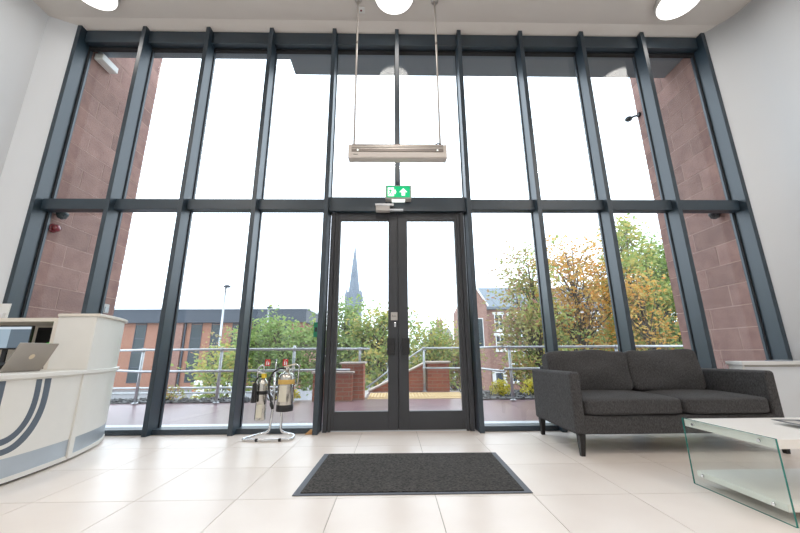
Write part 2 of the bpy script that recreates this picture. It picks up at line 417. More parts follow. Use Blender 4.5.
# ================================================================== AIR CURTAIN
ht = empty('air_curtain', (.055, 3.67, 3.0), label='beige horizontal air curtain heater hung on two rods above the doors', cat='heater')
x0, x1 = -.505, .615
prof = [(3.56, 3.06), (3.565, 3.04), (3.58, 3.03), (3.69, 3.042), (3.71, 3.06), (3.71, 3.205), (3.575, 3.205), (3.56, 3.19)]
MB().prism(prof, x0, x1, 'x').build('casing', M['heater'], ht, bevel=.006)
for xx in (x0, x1): MB().prism([(y_+(.0 if y_ > 3.7 else -.004), z_+(.004 if z_ > 3.1 else -.004)) for y_, z_ in prof], xx-.012, xx+.012, 'x').build('end_cap', M['heater'], ht, bevel=.004)
gr = B('grille', (x0+.03, 3.548, 3.105, x1-.03, 3.56, 3.196), M['grille'], ht)
for zz in (3.135, 3.155, 3.175): B('grille_bar', (x0+.03, 3.542, zz-.003, x1-.03, 3.55, zz+.004), M['rod'], gr)
for xx in (-.405, .515): B('indicator', (xx-.008, 3.540, 3.108, xx+.008, 3.55, 3.124), M['ewhite'], ht)
B('badge', (x0+.05, 3.556, 3.066, x0+.10, 3.5605, 3.073), M['grille'], ht)
for xx in (-.462, .565):
    rd = MB().tube([(xx, 3.65, 3.20), (xx, 3.65, 5.44)], .0125, 8).build('rod', M['rod'], ht)
    MB().lathe([(.045, 5.43), (.05, 5.445), (.05, 5.4595)], (xx, 3.65, 0), 16).build('ceiling_rose', M['rod'], rd)
    MB().lathe([(.014, 4.72), (.014, 4.76)], (xx, 3.65, 0), 10).build('rod_joint', M['grille'], rd)
cb = []
for i in range(15):
    a = -.3+i/14*(PI*1.45); cb.append((.535-.035*math.cos(a)+.012*i/14, 3.64, 3.215+.055*math.sin(a)))
MB().tube(cb, .006, 6).build('power_cable', M['black'], ht)
cs = empty('ceiling_detector', (-.44, 3.80, 5.46), label='small square detector plate with red dot beside the left heater rod', cat='detector')
B('plate', (-.485, 3.75, 5.445, -.385, 3.84, 5.46), M['white'], cs, bevel=.003)
B('lens', (-.45, 3.785, 5.44, -.425, 3.805, 5.446), M['dred'], cs)

# ================================================================== EXIT SIGN
ex = empty('exit_sign', (.068, 4.03, 2.715), label='green running man exit sign with upward arrow over the doors', cat='sign')
ax0, ax1, az0, az1 = -.095, .231, 2.72, 2.908; yy = 4.00
B('housing', (ax0, yy, az0, ax1, 4.10, az1), M['hgrey'], ex, bevel=.006)
B('light_strip', (ax0+.08, yy+.01, az0-.022, ax1-.08, 4.06, az0), M['ewhite'], ex)
pl = B('green_panel', (ax0+.017, yy-.006, az0+.02, ax1-.017, yy, az1-.018), M['egreen'], ex)
def flat(name, polys, m, parent, y=yy-.008, t=.002):
    mb = MB()
    for p_ in polys: mb.prism(p_, y, y+t, 'y')
    return mb.build(name, m, parent)
gx, gz = ax0+.03, az0+.033
# white doorway with the running figure cut in green, then door bar and arrow
flat('doorway', [[(gx, gz), (gx+.078, gz), (gx+.078, gz+.118), (gx, gz+.118)]], M['ewhite'], pl)
fig = [[(gx+.030, gz+.092), (gx+.040, gz+.088), (gx+.046, gz+.097), (gx+.042, gz+.107), (gx+.032, gz+.106)],
       [(gx+.022, gz+.084), (gx+.043, gz+.086), (gx+.038, gz+.046), (gx+.026, gz+.048)],
       [(gx+.040, gz+.084), (gx+.060, gz+.066), (gx+.056, gz+.060), (gx+.036, gz+.074)],
       [(gx+.024, gz+.084), (gx+.008, gz+.070), (gx+.012, gz+.064), (gx+.027, gz+.074)],
       [(gx+.032, gz+.050), (gx+.052, gz+.036), (gx+.048, gz+.010), (gx+.041, gz+.012), (gx+.043, gz+.032), (gx+.026, gz+.044)],
       [(gx+.028, gz+.050), (gx+.022, gz+.028), (gx+.006, gz+.014), (gx+.002, gz+.022), (gx+.014, gz+.034), (gx+.020, gz+.052)]]
flat('running_figure', fig, M['egreen'], pl, yy-.010)
flat('door_arrow', [[(gx+.078, gz+.035), (gx+.090, gz+.035), (gx+.090, gz+.02), (gx+.108, gz+.06), (gx+.090, gz+.098), (gx+.090, gz+.085), (gx+.078, gz+.085)]], M['ewhite'], pl)
qx = gx+.195
flat('up_arrow', [[(qx, gz+.108), (qx-.05, gz+.055), (qx-.022, gz+.055), (qx-.022, gz+.008), (qx+.022, gz+.008), (qx+.022, gz+.055), (qx+.05, gz+.055)]], M['ewhite'], pl)

# ================================================================== DOOR MAT
dm = empty('door_mat', (.13, 2.84, 0), label='large charcoal ribbed entrance mat with grey rubber border', cat='mat')
P4 = [(-.622, 2.404), (.862, 2.395), (.885, 3.281), (-.595, 3.30)]
ctr = (sum(p[0] for p in P4)/4, sum(p[1] for p in P4)/4)
inn = [(p[0]+(.045 if p[0] < ctr[0] else -.045), p[1]+(.028 if p[1] < ctr[1] else -.02)) for p in P4]
MB().prism(P4, 0.0005, .006, 'z').build('rubber_border', M['matedge'], dm, bevel=.002)
MB().prism(inn, .006, .011, 'z').build('carpet_pile', M['matc'], dm)

# ================================================================== RECEPTION DESK
dk = empty('reception_desk', (-2.9, 2.8, 0), label='curved cream reception desk with raised end and slate blue emblem', cat='desk')
PYs = [1.2, 1.7, 2.2, 2.63, 2.76, 2.93, 3.2, 3.44, 3.68, 3.86, 3.97]
PXs = [-2.92, -2.72, -2.635, -2.614, -2.62, -2.637, -2.678, -2.745, -2.83, -2.925, -3.01]
def cubic(Ys, Xs):
    # smooth the polyline by repeated sampling
    n = 90; yy_ = np.linspace(Ys[0], Ys[-1], n); xx_ = np.interp(yy_, Ys, Xs)
    for _ in range(14):
        xx_[1:-1] = (xx_[:-2]+2*xx_[1:-1]+xx_[2:])/4
    return yy_, xx_
CY, CX = cubic(PYs, PXs)
def pathpt(y, off=0):
    x = float(np.interp(y, CY, CX)); d = (float(np.interp(y+.01, CY, CX))-float(np.interp(y-.01, CY, CX)))/.02
    n = Vector((1, -d)).normalized(); return (x+n.x*off, y+n.y*off)
def ribbon(name, y0, y1, z0, z1, o0, o1, m, parent, n=40, bevel=0):
    ys = [y0+(y1-y0)*i/n for i in range(n+1)]
    poly = [pathpt(y, o1) for y in ys]+[pathpt(y, o0) for y in reversed(ys)]
    mb = MB(); k = n+1
    vs = []; 
    for y in ys:
        a = pathpt(y, o1); b_ = pathpt(y, o0)
        vs += [(a[0], a[1], z0), (a[0], a[1], z1), (b_[0], b_[1], z1), (b_[0], b_[1], z0)]
    fs = []
    for i in range(n):
        q = i*4; r = q+4
        for e in range(4): fs.append((q+e, q+(e+1) % 4, r+(e+1) % 4, r+e))
    fs.append((0, 1, 2, 3)); fs.append((n*4+3, n*4+2, n*4+1, n*4))
    mb.add(vs, fs, 0, False)
    return mb.build(name, m, parent, bevel)
ribbon('plinth', 1.2, 3.95, 0, .02, -.08, -.03, M['black'], dk)
ribbon('base_trim', 1.2, 3.97, .018, .05, -.03, .006, M['lam'], dk)
ribbon('kick_band', 1.2, 3.97, .05, .175, -.03, .0, M['brushed'], dk)
ribbon('front_panel', 1.2, 3.97, .175, .69, -.03, .003, M['lam'], dk)
ribbon('panel_joint', 3.16, 3.215, .03, .69, -.02, .016, M['lam'], dk, 4, bevel=.003)
# worktop, curved outer edge, straight inner edge
ys = np.linspace(1.2, 3.97, 44)
MB().prism([pathpt(y, .03) for y in ys]+[(-3.55, 3.97), (-3.55, 1.2)], .69, .722, 'z').build('worktop', M['lam'], dk, bevel=.005)
B('inner_panel', (-3.5, 1.25, .02, -3.46, 3.6, .69), M['lam'], dk) if False else None
B('leg_panel', (-3.5, 1.25, 0, -2.98, 1.29, .69), M['lam'], dk)
B('leg_panel', (-3.5, 3.86, 0, -3.06, 3.90, .69), M['lam'], dk)
# raised end: flat face to the room, curved side
ys = np.linspace(3.2, 3.95, 20)
MB().prism([pathpt(y, .004) for y in ys]+[(-3.10, 3.95), (-3.02, 3.2)], .722, 1.185, 'z').build('raised_end', M['lam'], dk, bevel=.003)
MB().prism([pathpt(y, .03) for y in np.linspace(3.185, 3.965, 20)]+[(-3.10, 3.965), (-3.02, 3.185)], 1.185, 1.21, 'z').build('cap', M['lamw'], dk, bevel=.004)
# shelf unit running behind, open to the staff side
hu = dk
MB().box(-4.78, 3.30, 1.150, -3.022, 3.92, 1.185).build('shelf_top', M['lamw'], dk, bevel=.003)
B('shelf_post', (-3.15, 3.30, .722, -3.09, 3.90, 1.15), M['lamw'], dk, bevel=.003)
B('shelf_post', (-4.78, 3.30, 0, -4.73, 3.90, 1.15), M['lamw'], dk, bevel=.003)
B('shelf_back', (-4.73, 3.88, .40, -3.095, 3.92, 1.15), M['lamw'], dk)
B('back_worktop', (-4.78, 3.0, .69, -3.551, 3.87, .722), M['lam'], dk, bevel=.003)
B('back_leg_panel', (-4.77, 3.05, 0, -4.735, 3.85, .69), M['lam'], dk)
# vinyl emblem strokes lying on the curved front
def stroke(name, left, right, off=.0045):
    n = len(left); mb = MB(); vs = []
    for (a, b_) in zip(left, right):
        for (y, z) in (a, b_):
            p_ = pathpt(y, off); vs.append((p_[0], p_[1], z))
    fs = [(2*i, 2*i+1, 2*i+3, 2*i+2) for i in range(n-1)]
    k = len(vs); vs += [(v[0]-.003, v[1], v[2]) for v in vs]
    fs += [(k+2*i+2, k+2*i+3, k+2*i+1, k+2*i) for i in range(n-1)]
    for i in range(n-1):
        fs += [(2*i, 2*i+2, k+2*i+2, k+2*i), (2*i+1, k+2*i+1, k+2*i+3, 2*i+3)]
    return mb.add(vs, fs).build(name, M['logo'], dk)
def smoothline(pts, n=22):
    P = np.array(pts, float); t = np.linspace(0, 1, len(P)); T = np.linspace(0, 1, n)
    for d in (0, 1): pass
    out = np.stack([np.interp(T, t, P[:, 0]), np.interp(T, t, P[:, 1])], 1)
    for _ in range(5): out[1:-1] = (out[:-2]+2*out[1:-1]+out[2:])/4
    return [tuple(v) for v in out]
oR = smoothline([(2.835, .676), (2.845, .54), (2.832, .42), (2.786, .316), (2.722, .243), (2.654, .205), (2.588, .196), (2.45, .196)])
oL = smoothline([(2.780, .676), (2.792, .545), (2.780, .436), (2.740, .351), (2.684, .282), (2.630, .243), (2.575, .234), (2.45, .234)])
iR = smoothline([(2.757, .676), (2.767, .55), (2.754, .434), (2.712, .346), (2.650, .284), (2.590, .263), (2.54, .260), (2.45, .260)])
iL = smoothline([(2.712, .676), (2.722, .55), (2.708, .448), (2.672, .366), (2.620, .318), (2.570, .303), (2.52, .300), (2.45, .300)])
stroke('emblem_stroke', oL, oR); stroke('emblem_stroke', iL, iR)
stroke('emblem_bar', [(2.40, .68), (2.40, .6), (2.40, .45)], [(2.506, .68), (2.508, .6), (2.508, .45)])

# laptop: lid hinged along its near long edge, back of lid to the room
lp = empty('laptop', (-2.9, 2.87, .722), label='open silver laptop seen from behind on the reception desk', cat='laptop')
B('base', (-3.13, 2.72, .724, -2.90, 3.02, .738), M['laptop'], lp, bevel=.004)
B('keyboard', (-3.05, 2.735, .738, -2.93, 3.005, .7395), M['black'], lp)
ang = math.atan2(.10, .21)
T = Matrix.Translation((-2.90, 2.87, .735)) @ Matrix.Rotation(ang, 4, 'Y')
li = MB().box(-.004, -.155, 0, .004, .155, .228, T=T).build('lid', M['laptop'], lp, bevel=.003)
MB().box(-.0055, -.145, .012, -.0042, .145, .218, T=T).build('display', M['screen_d'], li)
em = [( .021*math.cos(a), .021*math.sin(a)) for a in [2*PI*i/24 for i in range(24)]]
MB().prism([(y_, z_+.115) for y_, z_ in em], .0042, .0052, 'x', T=T).build('round_emblem', M['emb'], li)

# monitors in the shelf unit
def monitor(name_label, x, y, w_, h_, z, kind, rz=0, yaw=0):
    t = empty('monitor', (x, y, .722), label=name_label, cat='monitor')
    T = Matrix.Translation((x, y, 0)) @ Matrix.Rotation(rz, 4, 'Z')
    MB().lathe([(.09, .724), (.09, .732), (.02, .738)], (x, y+.03, 0), 20).build('stand_foot', M['black'], t)
    MB().box(-.02, .02, .735, .02, .035, z+.08, T=T).build('stand_neck', M['black'], t)
    ca = MB().box(-w_/2, 0, z, w_/2, .025, z+h_, T=T).build('casing', M['black'], t, bevel=.003)
    if kind == 'desk':
        MB().box(-w_/2+.01, -.002, z+.015, .0+w_*.08, 0, z+h_-.035, T=T).build('screen_window', M['screen_l'], ca)
        MB().box(w_*.08, -.002, z+.015, w_/2-.01, 0, z+h_-.035, T=T).build('screen_panel', M['screen_d'], ca)
        MB().box(-w_/2+.01, -.002, z+h_-.035, w_/2-.01, 0, z+h_-.012, T=T).build('screen_bar', M['screen_w'], ca)
        MB().box(-w_/2+.05, -.003, z+.012, w_*-.05, -.0015, z+.022, T=T).build('screen_bar', M['screen_w'], ca)
    else:
        rnd = random.Random(2)
        for i in range(16):
            a = rnd.uniform(-.06, w_/2-.125); zz = rnd.uniform(z+.06, z+h_-.08)
            MB().add([(a, -.002-i*.0003, zz), (a+.10, -.002-i*.0003, zz+.045), (a+.11, -.002-i*.0003, zz+.06), (a+.0, -.002-i*.0003, zz+.022)], [(0, 1, 2, 3)], T=T).build('screen_streak', M['green_y'] if i % 3 == 0 else M['green_s'], ca)
    return t
monitor('wide monitor with pale window showing, in the desk shelf', -3.62, 3.36, .46, .22, .90, 'desk')
monitor('black monitor with green streaks beside the shelf post', -3.29, 3.48, .34, .24, .87, 'green')
ph = empty('desk_phone', (-3.42, 3.15, .722), label='dark desk telephone behind the open laptop lid', cat='telephone')
MB().prism([(3.02, .723), (3.22, .723), (3.22, .79), (3.02, .745)], -3.5, -3.33, 'x').build('base', M['black'], ph, bevel=.004)
MB().tube([(-3.47, 3.04, .775), (-3.47, 3.08, .79), (-3.47, 3.16, .80), (-3.47, 3.2, .80)], [.018, .013, .013, .018], 8).build('handset', M['black'], ph)
kb = empty('keyboard', (-3.75, 3.12, .722), label='black keyboard in front of the wide monitor', cat='keyboard')
B('tray', (-3.98, 3.04, .723, -3.55, 3.18, .738), M['black'], kb, bevel=.003)
B('keys', (-3.97, 3.05, .738, -3.56, 3.17, .743), M['screen_d'] if False else M['matedge'], kb, kind='stuff')
pb = empty('card_holder', (-4.06, 3.7, 1.185), label='white upright leaflet holder on top of the desk shelf', cat='holder')
MB().prism([(-4.25, 1.187), (-3.985, 1.187), (-3.975, 1.37), (-4.25, 1.37)], 3.66, 3.67, 'y').build('back_panel', M['white'], pb)
B('foot', (-4.25, 3.62, 1.185, -3.985, 3.74, 1.190), M['white'], pb)
B('pocket', (-4.24, 3.63, 1.19, -4.0, 3.66, 1.27), M['paper'], pb)

# ================================================================== SOFA
sf = empty('sofa', (2.45, 3.55, 0), label='charcoal two-seat fabric sofa with slim arms and tapered black legs', cat='sofa')
def cushion(name, x0, x1, y0, y1, z0, z1, parent, puff=.03, e=5.0, n=22, T=None, wob=.006, seed=1, m='fabric'):
    cx, cy, cz = (x0+x1)/2, (y0+y1)/2, (z0+z1)/2; hx, hy, hz = (x1-x0)/2, (y1-y0)/2, (z1-z0)/2
    bm = bmesh.new(); bmesh.ops.create_cube(bm, size=2); bmesh.ops.subdivide_edges(bm, edges=bm.edges, cuts=n, use_grid_fill=True)
    r = random.Random(seed); ph = [r.uniform(0, 6) for _ in range(6)]
    for v in bm.verts:
        x, y, z = v.co; L = (abs(x)**e+abs(y)**e+abs(z)**e)**(1/e)
        x, y, z = x/L, y/L, z/L
        p = puff*(1-x*x)*(1-y*y) if hz <= hy else puff*(1-x*x)*(1-z*z)
        wv = wob*(math.sin(3*x+ph[0])*math.cos(2.3*z*2+ph[1])+.5*math.sin(7*x+ph[2]+3*y))
        X, Y, Z_ = x*hx, y*hy, z*hz
        if hz <= hy: Z_ += (p+wv)*(1 if z > 0 else .2)*abs(z)
        else: Y += (p+wv)*(-1 if y < 0 else 1)*abs(y); Z_ += wv*1.2*(z > 0)
        v.co = (X, Y, Z_)
    T0 = Matrix.Translation((cx, cy, cz)) @ (T or Matrix())
    bm.transform(Matrix.Translation(-wloc(parent)) @ T0)
    me = bpy.data.meshes.new(name); bm.to_mesh(me); bm.free()
    for p_ in me.polygons: p_.use_smooth = True
    me.materials.append(M[m]); o = bpy.data.objects.new(name, me); COL.objects.link(o); o.parent = parent; WL[o.name] = wloc(parent); return o
SX0, SX1, SY0, SY1 = 1.54, 3.375, 3.13, 4.0
B('base_frame', (SX0+.07, SY0+.015, .165, SX1-.07, SY1-.03, .315), M['fabric'], sf, bevel=.015, segs=4)
for (a, b_) in ((SX0, SX0+.095), (SX1-.085, SX1)):
    # slim arm, very slightly lower towards its front
    MB().prism([(SY0, .165), (SY0, .675), (SY1, .665), (SY1, .165)], a, b_, 'x').build('arm', M['fabric'], sf, bevel=.028, segs=5)
MB().prism([(SY1-.17, .30), (SY1-.10, .70), (SY1-.01, .70), (SY1-.005, .165), (SY1-.17, .165)], SX0+.09, SX1-.09, 'x').build('backrest', M['fabric'], sf, bevel=.02, segs=4)
mid = 2.52
cushion('seat_cushion', SX0+.095, mid+.004, SY0-.01, 3.86, .315, .455, sf, puff=.022, e=9, seed=3, wob=.003)
cushion('seat_cushion', mid, SX1-.083, SY0-.01, 3.86, .315, .455, sf, puff=.022, e=9, seed=8, wob=.003)
tb = Matrix.Rotation(-.17, 4, 'X')
cushion('back_cushion', SX0+.06, mid-.075, 3.66, 3.84, .44, .850, sf, puff=.035, e=9, T=tb, wob=.010, seed=4)
cushion('back_cushion', mid-.082, SX1-.18, 3.655, 3.835, .44, .855, sf, puff=.035, e=9, T=tb, wob=.008, seed=12)
for (lx, ly, dx) in ((SX0+.05, SY0+.03, -.006), (SX1-.05, SY0+.03, .006), (SX0+.05, SY1-.05, -.006), (SX1-.05, SY1-.05, .006)):
    a, b_ = .028, .017
    MB().add([(lx-a, ly-a, .17), (lx+a, ly-a, .17), (lx+a, ly+a, .17), (lx-a, ly+a, .17), (lx-b_+dx, ly-b_, 0), (lx+b_+dx, ly-b_, 0), (lx+b_+dx, ly+b_, 0), (lx-b_+dx, ly+b_, 0)],
             [(0, 1, 2, 3), (4, 7, 6, 5), (0, 4, 5, 1), (1, 5, 6, 2), (2, 6, 7, 3), (3, 7, 4, 0)]).build('leg', M['leg'], sf, bevel=.002)

# ================================================================== COFFEE TABLE
ct = empty('coffee_table', (2.55, 2.2, 0), label='low white coffee table with clear glass end panels and lower shelf', cat='table')
TX0, TX1, TY0, TY1 = 1.99, 3.12, 1.92, 2.52
B('table_top', (TX0+.001, TY0+.005, .352, TX1-.001, TY1-.005, .398), M['tabletop'], ct, bevel=.002)
B('lower_shelf', (TX0+.001, TY0+.03, .055, TX1-.001, TY1-.03, .090), M['tabletop'], ct, bevel=.002)
for xx, sgn in ((TX0, -1), (TX1, 1)):
    g = B('glass_panel', (xx, TY0, 0.001, xx+sgn*.010, TY1, .402), M['tglass'], ct)
    a, b_ = xx+sgn*.0002, xx+sgn*.0098
    eg = MB()
    eg.box(a, TY0-.0006, .001, b_, TY0+.0006, .402).box(a, TY1-.0006, .001, b_, TY1+.0006, .402).box(a, TY0, .4014, b_, TY1, .4026).box(a, TY0, .0006, b_, TY1, .0018)
    eg.build('polished_edge', M['tedge'], g)
    for (yy_, zz) in ((2.432, .376), (2.007, .376), (2.432, .073), (2.007, .073)):
        MB().tube([(xx+sgn*.010, yy_, zz), (xx+sgn*.018, yy_, zz)], .009, 14).build('bolt', M['chrome'], g)
lbl = ['dark magazine at the top of the fanned pile on the coffee table', 'slate magazine second in the fan on the coffee table', 'dark grey magazine third in the fan on the coffee table', 'black magazine at the bottom of the fan on the coffee table']
for i in range(4):
    zz = .399+.006*(3-i); x, y, a = 2.53+.035*i, 2.21-.02*i, -.12+.16*i
    T = Matrix.Translation((x, y, zz)) @ Matrix.Rotation(a, 4, 'Z')
    mg = empty('magazine', (x, y, zz), label=lbl[i], cat='magazine', group='magazines fanned on the coffee table')
    MB().box(-.135, -.095, .0003, .135, .095, .0045, T=T).build('pages', M['paper'], mg)
    MB().box(-.14, -.1, .0045, .14, .1, .0056, T=T).build('cover', M['mgrey'], mg)
    MB().box(-.12, -.085, .0056, -.04, .06, .0059, T=T).build('cover_picture', M[('hgrey', 'laptop', 'brushed', 'hgrey')[i]], mg)

# ================================================================== WHITE LEDGE UNIT
lg = empty('ledge_cabinet', (4.3, 3.9, 0), label='white low cabinet ledge behind the right arm of the sofa', cat='cabinet')
B('ledge_top', (3.79, 3.83, .695, 4.585, 4.025, .732), M['white'], lg, bevel=.003)
B('body', (3.84, 3.87, 0, 4.585, 4.02, .695), M['plaster'], lg)
B('side_panel', (3.815, 3.86, 0, 3.84, 4.02, .695), M['white'], lg)
B('shade_strip', (3.84, 3.862, .672, 4.585, 3.87, .695), M['hgrey'], lg)  # grey strip standing in for shade under the overhanging top
for i, (x, y, a, l_) in enumerate(((4.36, 3.93, .1, 'navy folder lying on the white ledge cabinet'), (4.50, 3.92, -.15, 'white brochure lying nearest the wall on the ledge cabinet'))):
    fo = empty('folder' if i == 0 else 'brochure', (x, y, .733), label=l_, cat='folder' if i == 0 else 'brochure')
    T = Matrix.Translation((x, y, .7325)) @ Matrix.Rotation(a, 4, 'Z')
    MB().box(-.14 if i == 0 else -.09, -.07, 0, .08, .07, .006, T=T).build('cover', M['navy'] if i == 0 else M['paper'], fo)
    MB().box(-.12 if i == 0 else -.07, -.06, .006, .06, .06, .008, T=T).build('sheet', M['paper'] if i == 0 else M['navy'], fo)

# ================================================================== FIRE EXTINGUISHERS AND STAND
st = empty('extinguisher_stand', (-1.26, 3.93, 0), label='chrome tubular fire extinguisher stand with two red symbol plates', cat='stand')
def rounded(pts, r=.03, n=5):
    P = [Vector(p) for p in pts]; out = [P[0]]
    for i in range(1, len(P)-1):
        a = (P[i-1]-P[i]); b_ = (P[i+1]-P[i]); ra = min(r, a.length*.45, b_.length*.45)
        A = P[i]+a.normalized()*ra; Bp = P[i]+b_.normalized()*ra
        for k in range(n+1):
            t = k/n; out.append(A*(1-t)**2+P[i]*2*t*(1-t)+Bp*t*t)
    out.append(P[-1]); return out
tr = .0125
MB().tube(rounded([(-1.30, 3.99, .66), (-1.285, 3.99, .35), (-1.31, 3.985, .045), (-1.44, 3.97, .02), (-1.525, 3.80, .014), (-1.27, 3.765, .014), (-1.02, 3.80, .014), (-1.03, 3.96, .02), (-1.19, 3.985, .045), (-1.195, 3.99, .35), (-1.19, 3.99, .66)], .05, 6), tr, 10).build('floor_frame', M['chrome'], st)
for xx in (-1.13, -1.36): MB().tube([(xx-.012, 3.774, .014), (xx+.012, 3.774, .014)], .016, 10).build('rubber_ring', M['black'], st)
MB().tube(rounded([(-1.30, 3.99, .45), (-1.48, 3.99, .50), (-1.485, 3.985, .70), (-1.42, 3.98, .735), (-1.40, 3.99, .5)], .05, 6), .008, 8).build('hanger_hoop', M['chrome'], st)
MB().tube(rounded([(-1.19, 3.99, .50), (-1.045, 3.99, .50), (-1.035, 3.985, .72), (-1.09, 3.98, .735), (-1.14, 3.99, .5)], .05, 6), .008, 8).build('hanger_hoop', M['chrome'], st)
sp = B('symbol_plate', (-1.455, 4.004, .665, -1.03, 4.009, .80), M['clear'], st)
MB().tube([(-1.295, 3.995, .60), (-1.295, 3.995, .79)], .008, 8).build('plate_support', M['chrome'], st)
MB().tube([(-1.195, 3.995, .60), (-1.195, 3.995, .79)], .008, 8).build('plate_support', M['chrome'], st)
for xx in (-1.385, -1.19):
    rs = B('red_symbol', (xx-.028, 3.984, .715, xx+.028, 3.988, .785), M['red'], st)
    mb = MB(); mb.box(xx-.014, 3.9815, .725, xx-.004, 3.984, .762).box(xx-.012, 3.9815, .765, xx+.004, 3.984, .77)
    mb.prism([(xx+.006, .725), (xx+.018, .725), (xx+.020, .742), (xx+.012, .765), (xx+.004, .745)], 3.9815, 3.984, 'y')
    mb.build('pictogram', M['ewhite'] if False else M['paper'], rs)
def stowed(name, x, y, z0, r, h, label):
    t = empty(name, (x, y, z0), label=label, cat='fire extinguisher', group='fire extinguishers on the stand'); return t
# large foam extinguisher
X, Y, Z0 = -1.14, 3.90, .262
e1 = stowed('fire_extinguisher', X, Y, Z0, .08, .4, 'wide polished steel fire extinguisher with amber band and black base')
R_ = .084
MB().lathe([(.05, 0), (R_+.002, .004), (R_+.003, .03), (R_+.003, .065)], (X, Y, Z0), 28).build('base_cup', M['black'], e1)
MB().lathe([(R_-.004, .06), (R_, .07), (R_, .335), (R_-.008, .362), (R_-.03, .382), (.03, .392), (.022, .41)], (X, Y, Z0), 28).build('cylinder', M['steelb'], e1)
MB().lathe([(R_+.001, .272), (R_+.0015, .273), (R_+.0015, .318), (R_+.001, .319)], (X, Y, Z0), 28).build('colour_band', M['tan'], e1)
def patch(name, X, Y, Z0, r, z0, z1, a0, a1, m, parent):
    vs = []; n = 10
    for i in range(n+1):
        a = a0+(a1-a0)*i/n
        vs += [(X+r*math.cos(a), Y+r*math.sin(a), Z0+z0), (X+r*math.cos(a), Y+r*math.sin(a), Z0+z1)]
    return MB().add(vs, [(2*i, 2*i+2, 2*i+3, 2*i+1) for i in range(n)], 0, True).build(name, m, parent)
patch('label_sheet', X, Y, Z0, R_+.0012, .10, .262, -2.2, -1.2, M['cream'], e1)
MB().lathe([(.020, .405), (.024, .415), (.024, .44), (.014, .45)], (X, Y, Z0), 14).build('valve', M['steelb'], e1)
MB().prism([(X-.02, Z0+.44), (X+.09, Z0+.475), (X+.09, Z0+.482), (X-.02, Z0+.458)], Y-.010, Y+.010, 'y').build('lever', M['emb'], e1)
MB().prism([(X-.01, Z0+.415), (X+.085, Z0+.43), (X+.085, Z0+.437), (X-.01, Z0+.428)], Y-.010, Y+.010, 'y').build('carry_handle', M['steelb'], e1)
hp = [(X-.02, Y-.02, Z0+.43), (X-.07, Y-.04, Z0+.435), (X-.13, Y-.07, Z0+.39), (X-.16, Y-.08, Z0+.30), (X-.145, Y-.085, Z0+.18), (X-.12, Y-.085, Z0+.11), (X-.105, Y-.088, Z0+.07)]
MB().tube(rounded(hp, .05, 5), .0095, 8).build('hose', M['black'], e1)
MB().tube([(X-.118, Y-.086, Z0+.10), (X-.112, Y-.087, Z0+.075), (X-.095, Y-.09, Z0+.035)], [.013, .018, .013], 10).build('nozzle', M['black'], e1)
# slim carbon dioxide extinguisher
X, Y, Z0 = -1.395, 3.92, .175
e2 = stowed('fire_extinguisher', X, Y, Z0, .05, .45, 'slim silver fire extinguisher with black horn and yellow collar')
MB().lathe([(.045, 0), (.055, .006), (.055, .345), (.048, .38), (.03, .405), (.018, .42)], (X, Y, Z0), 24).build('cylinder', M['steelb'], e2)
patch('label_sheet', X, Y, Z0, .0562, .03, .16, -2.2, -1.0, M['cream'], e2)
MB().lathe([(.057, .255), (.058, .256), (.058, .29), (.057, .291)], (X, Y, Z0), 24).build('retaining_strap', M['black'], e2)
MB().lathe([(.02, .415), (.022, .425), (.022, .452), (.012, .46)], (X, Y, Z0), 12).build('valve', M['steelb'], e2)
B('yellow_collar', (X-.014, Y-.03, Z0+.42, X+.032, Y+.012, Z0+.465), M['yellow'], e2, bevel=.006)
MB().prism([(X-.07, Z0+.47), (X+.02, Z0+.455), (X+.02, Z0+.47), (X-.07, Z0+.49)], Y-.009, Y+.009, 'y').build('lever', M['steelb'], e2)
MB().tube(rounded([(X-.01, Y-.02, Z0+.44), (X-.04, Y-.05, Z0+.43), (X-.060, Y-.065, Z0+.38), (X-.058, Y-.068, Z0+.35)], .03), .008, 8).build('hose', M['black'], e2)
MB().tube([(X-.058, Y-.068, Z0+.375), (X-.058, Y-.068, Z0+.36), (X-.056, Y-.070, Z0+.25), (X-.056, Y-.072, Z0+.18)], [.016, .022, .025, .029], 14).build('horn', M['black'], e2)
# wooden wedge at the foot of the mullion
wd = MB().prism([(-.955, .001), (-.875, .001), (-.875, .045), (-.90, .045)], 4.06, 4.10, 'y').build('door_wedge', M['wood'], None, loc=(-.92, 4.08, 0), bevel=.002, label='small orange wooden wedge on the floor beside the door frame', cat='door wedge')

# ================================================================== FITTINGS ON THE OUTER WALLS
fd = empty('floodlight', (-4.43, 4.44, 5.2), label='white box floodlight high on the outer stone wall', cat='floodlight')
B('lamp_box', (-4.425, 4.31, 5.10, -4.30, 4.60, 5.20), M['white'], fd, bevel=.006)
B('bracket', (-4.437, 4.38, 5.15, -4.40, 4.52, 5.25), M['galv'], fd)
MB().tube([(-4.38, 4.33, 5.235), (-4.38, 4.58, 5.235)], .03, 12).build('tube_housing', M['sill'], fd)
dmc = empty('dome_camera', (-4.43, 4.33, 2.64), label='dark dome camera above the red alarm beacon', cat='camera', group='dome cameras outside')
MB().lathe([(.001, -.07), (.045, -.05), (.062, -.01), (.065, 0), (.065, .02)], (-4.36, 4.345, 2.645), 18).build('dome', M['dglass'], dmc)
B('mount', (-4.437, 4.30, 2.645, -4.33, 4.40, 2.685), M['hgrey'], dmc, bevel=.006)
dm2 = empty('dome_camera', (4.53, 4.42, 2.68), label='dark dome camera on the right hand stone wall', cat='camera', group='dome cameras outside')
MB().lathe([(.001, -.07), (.045, -.05), (.062, -.01), (.065, 0), (.065, .02)], (4.48, 4.42, 2.69), 18).build('dome', M['black'], dm2)
B('mount', (4.45, 4.37, 2.69, 4.558, 4.47, 2.725), M['black'], dm2, bevel=.006)
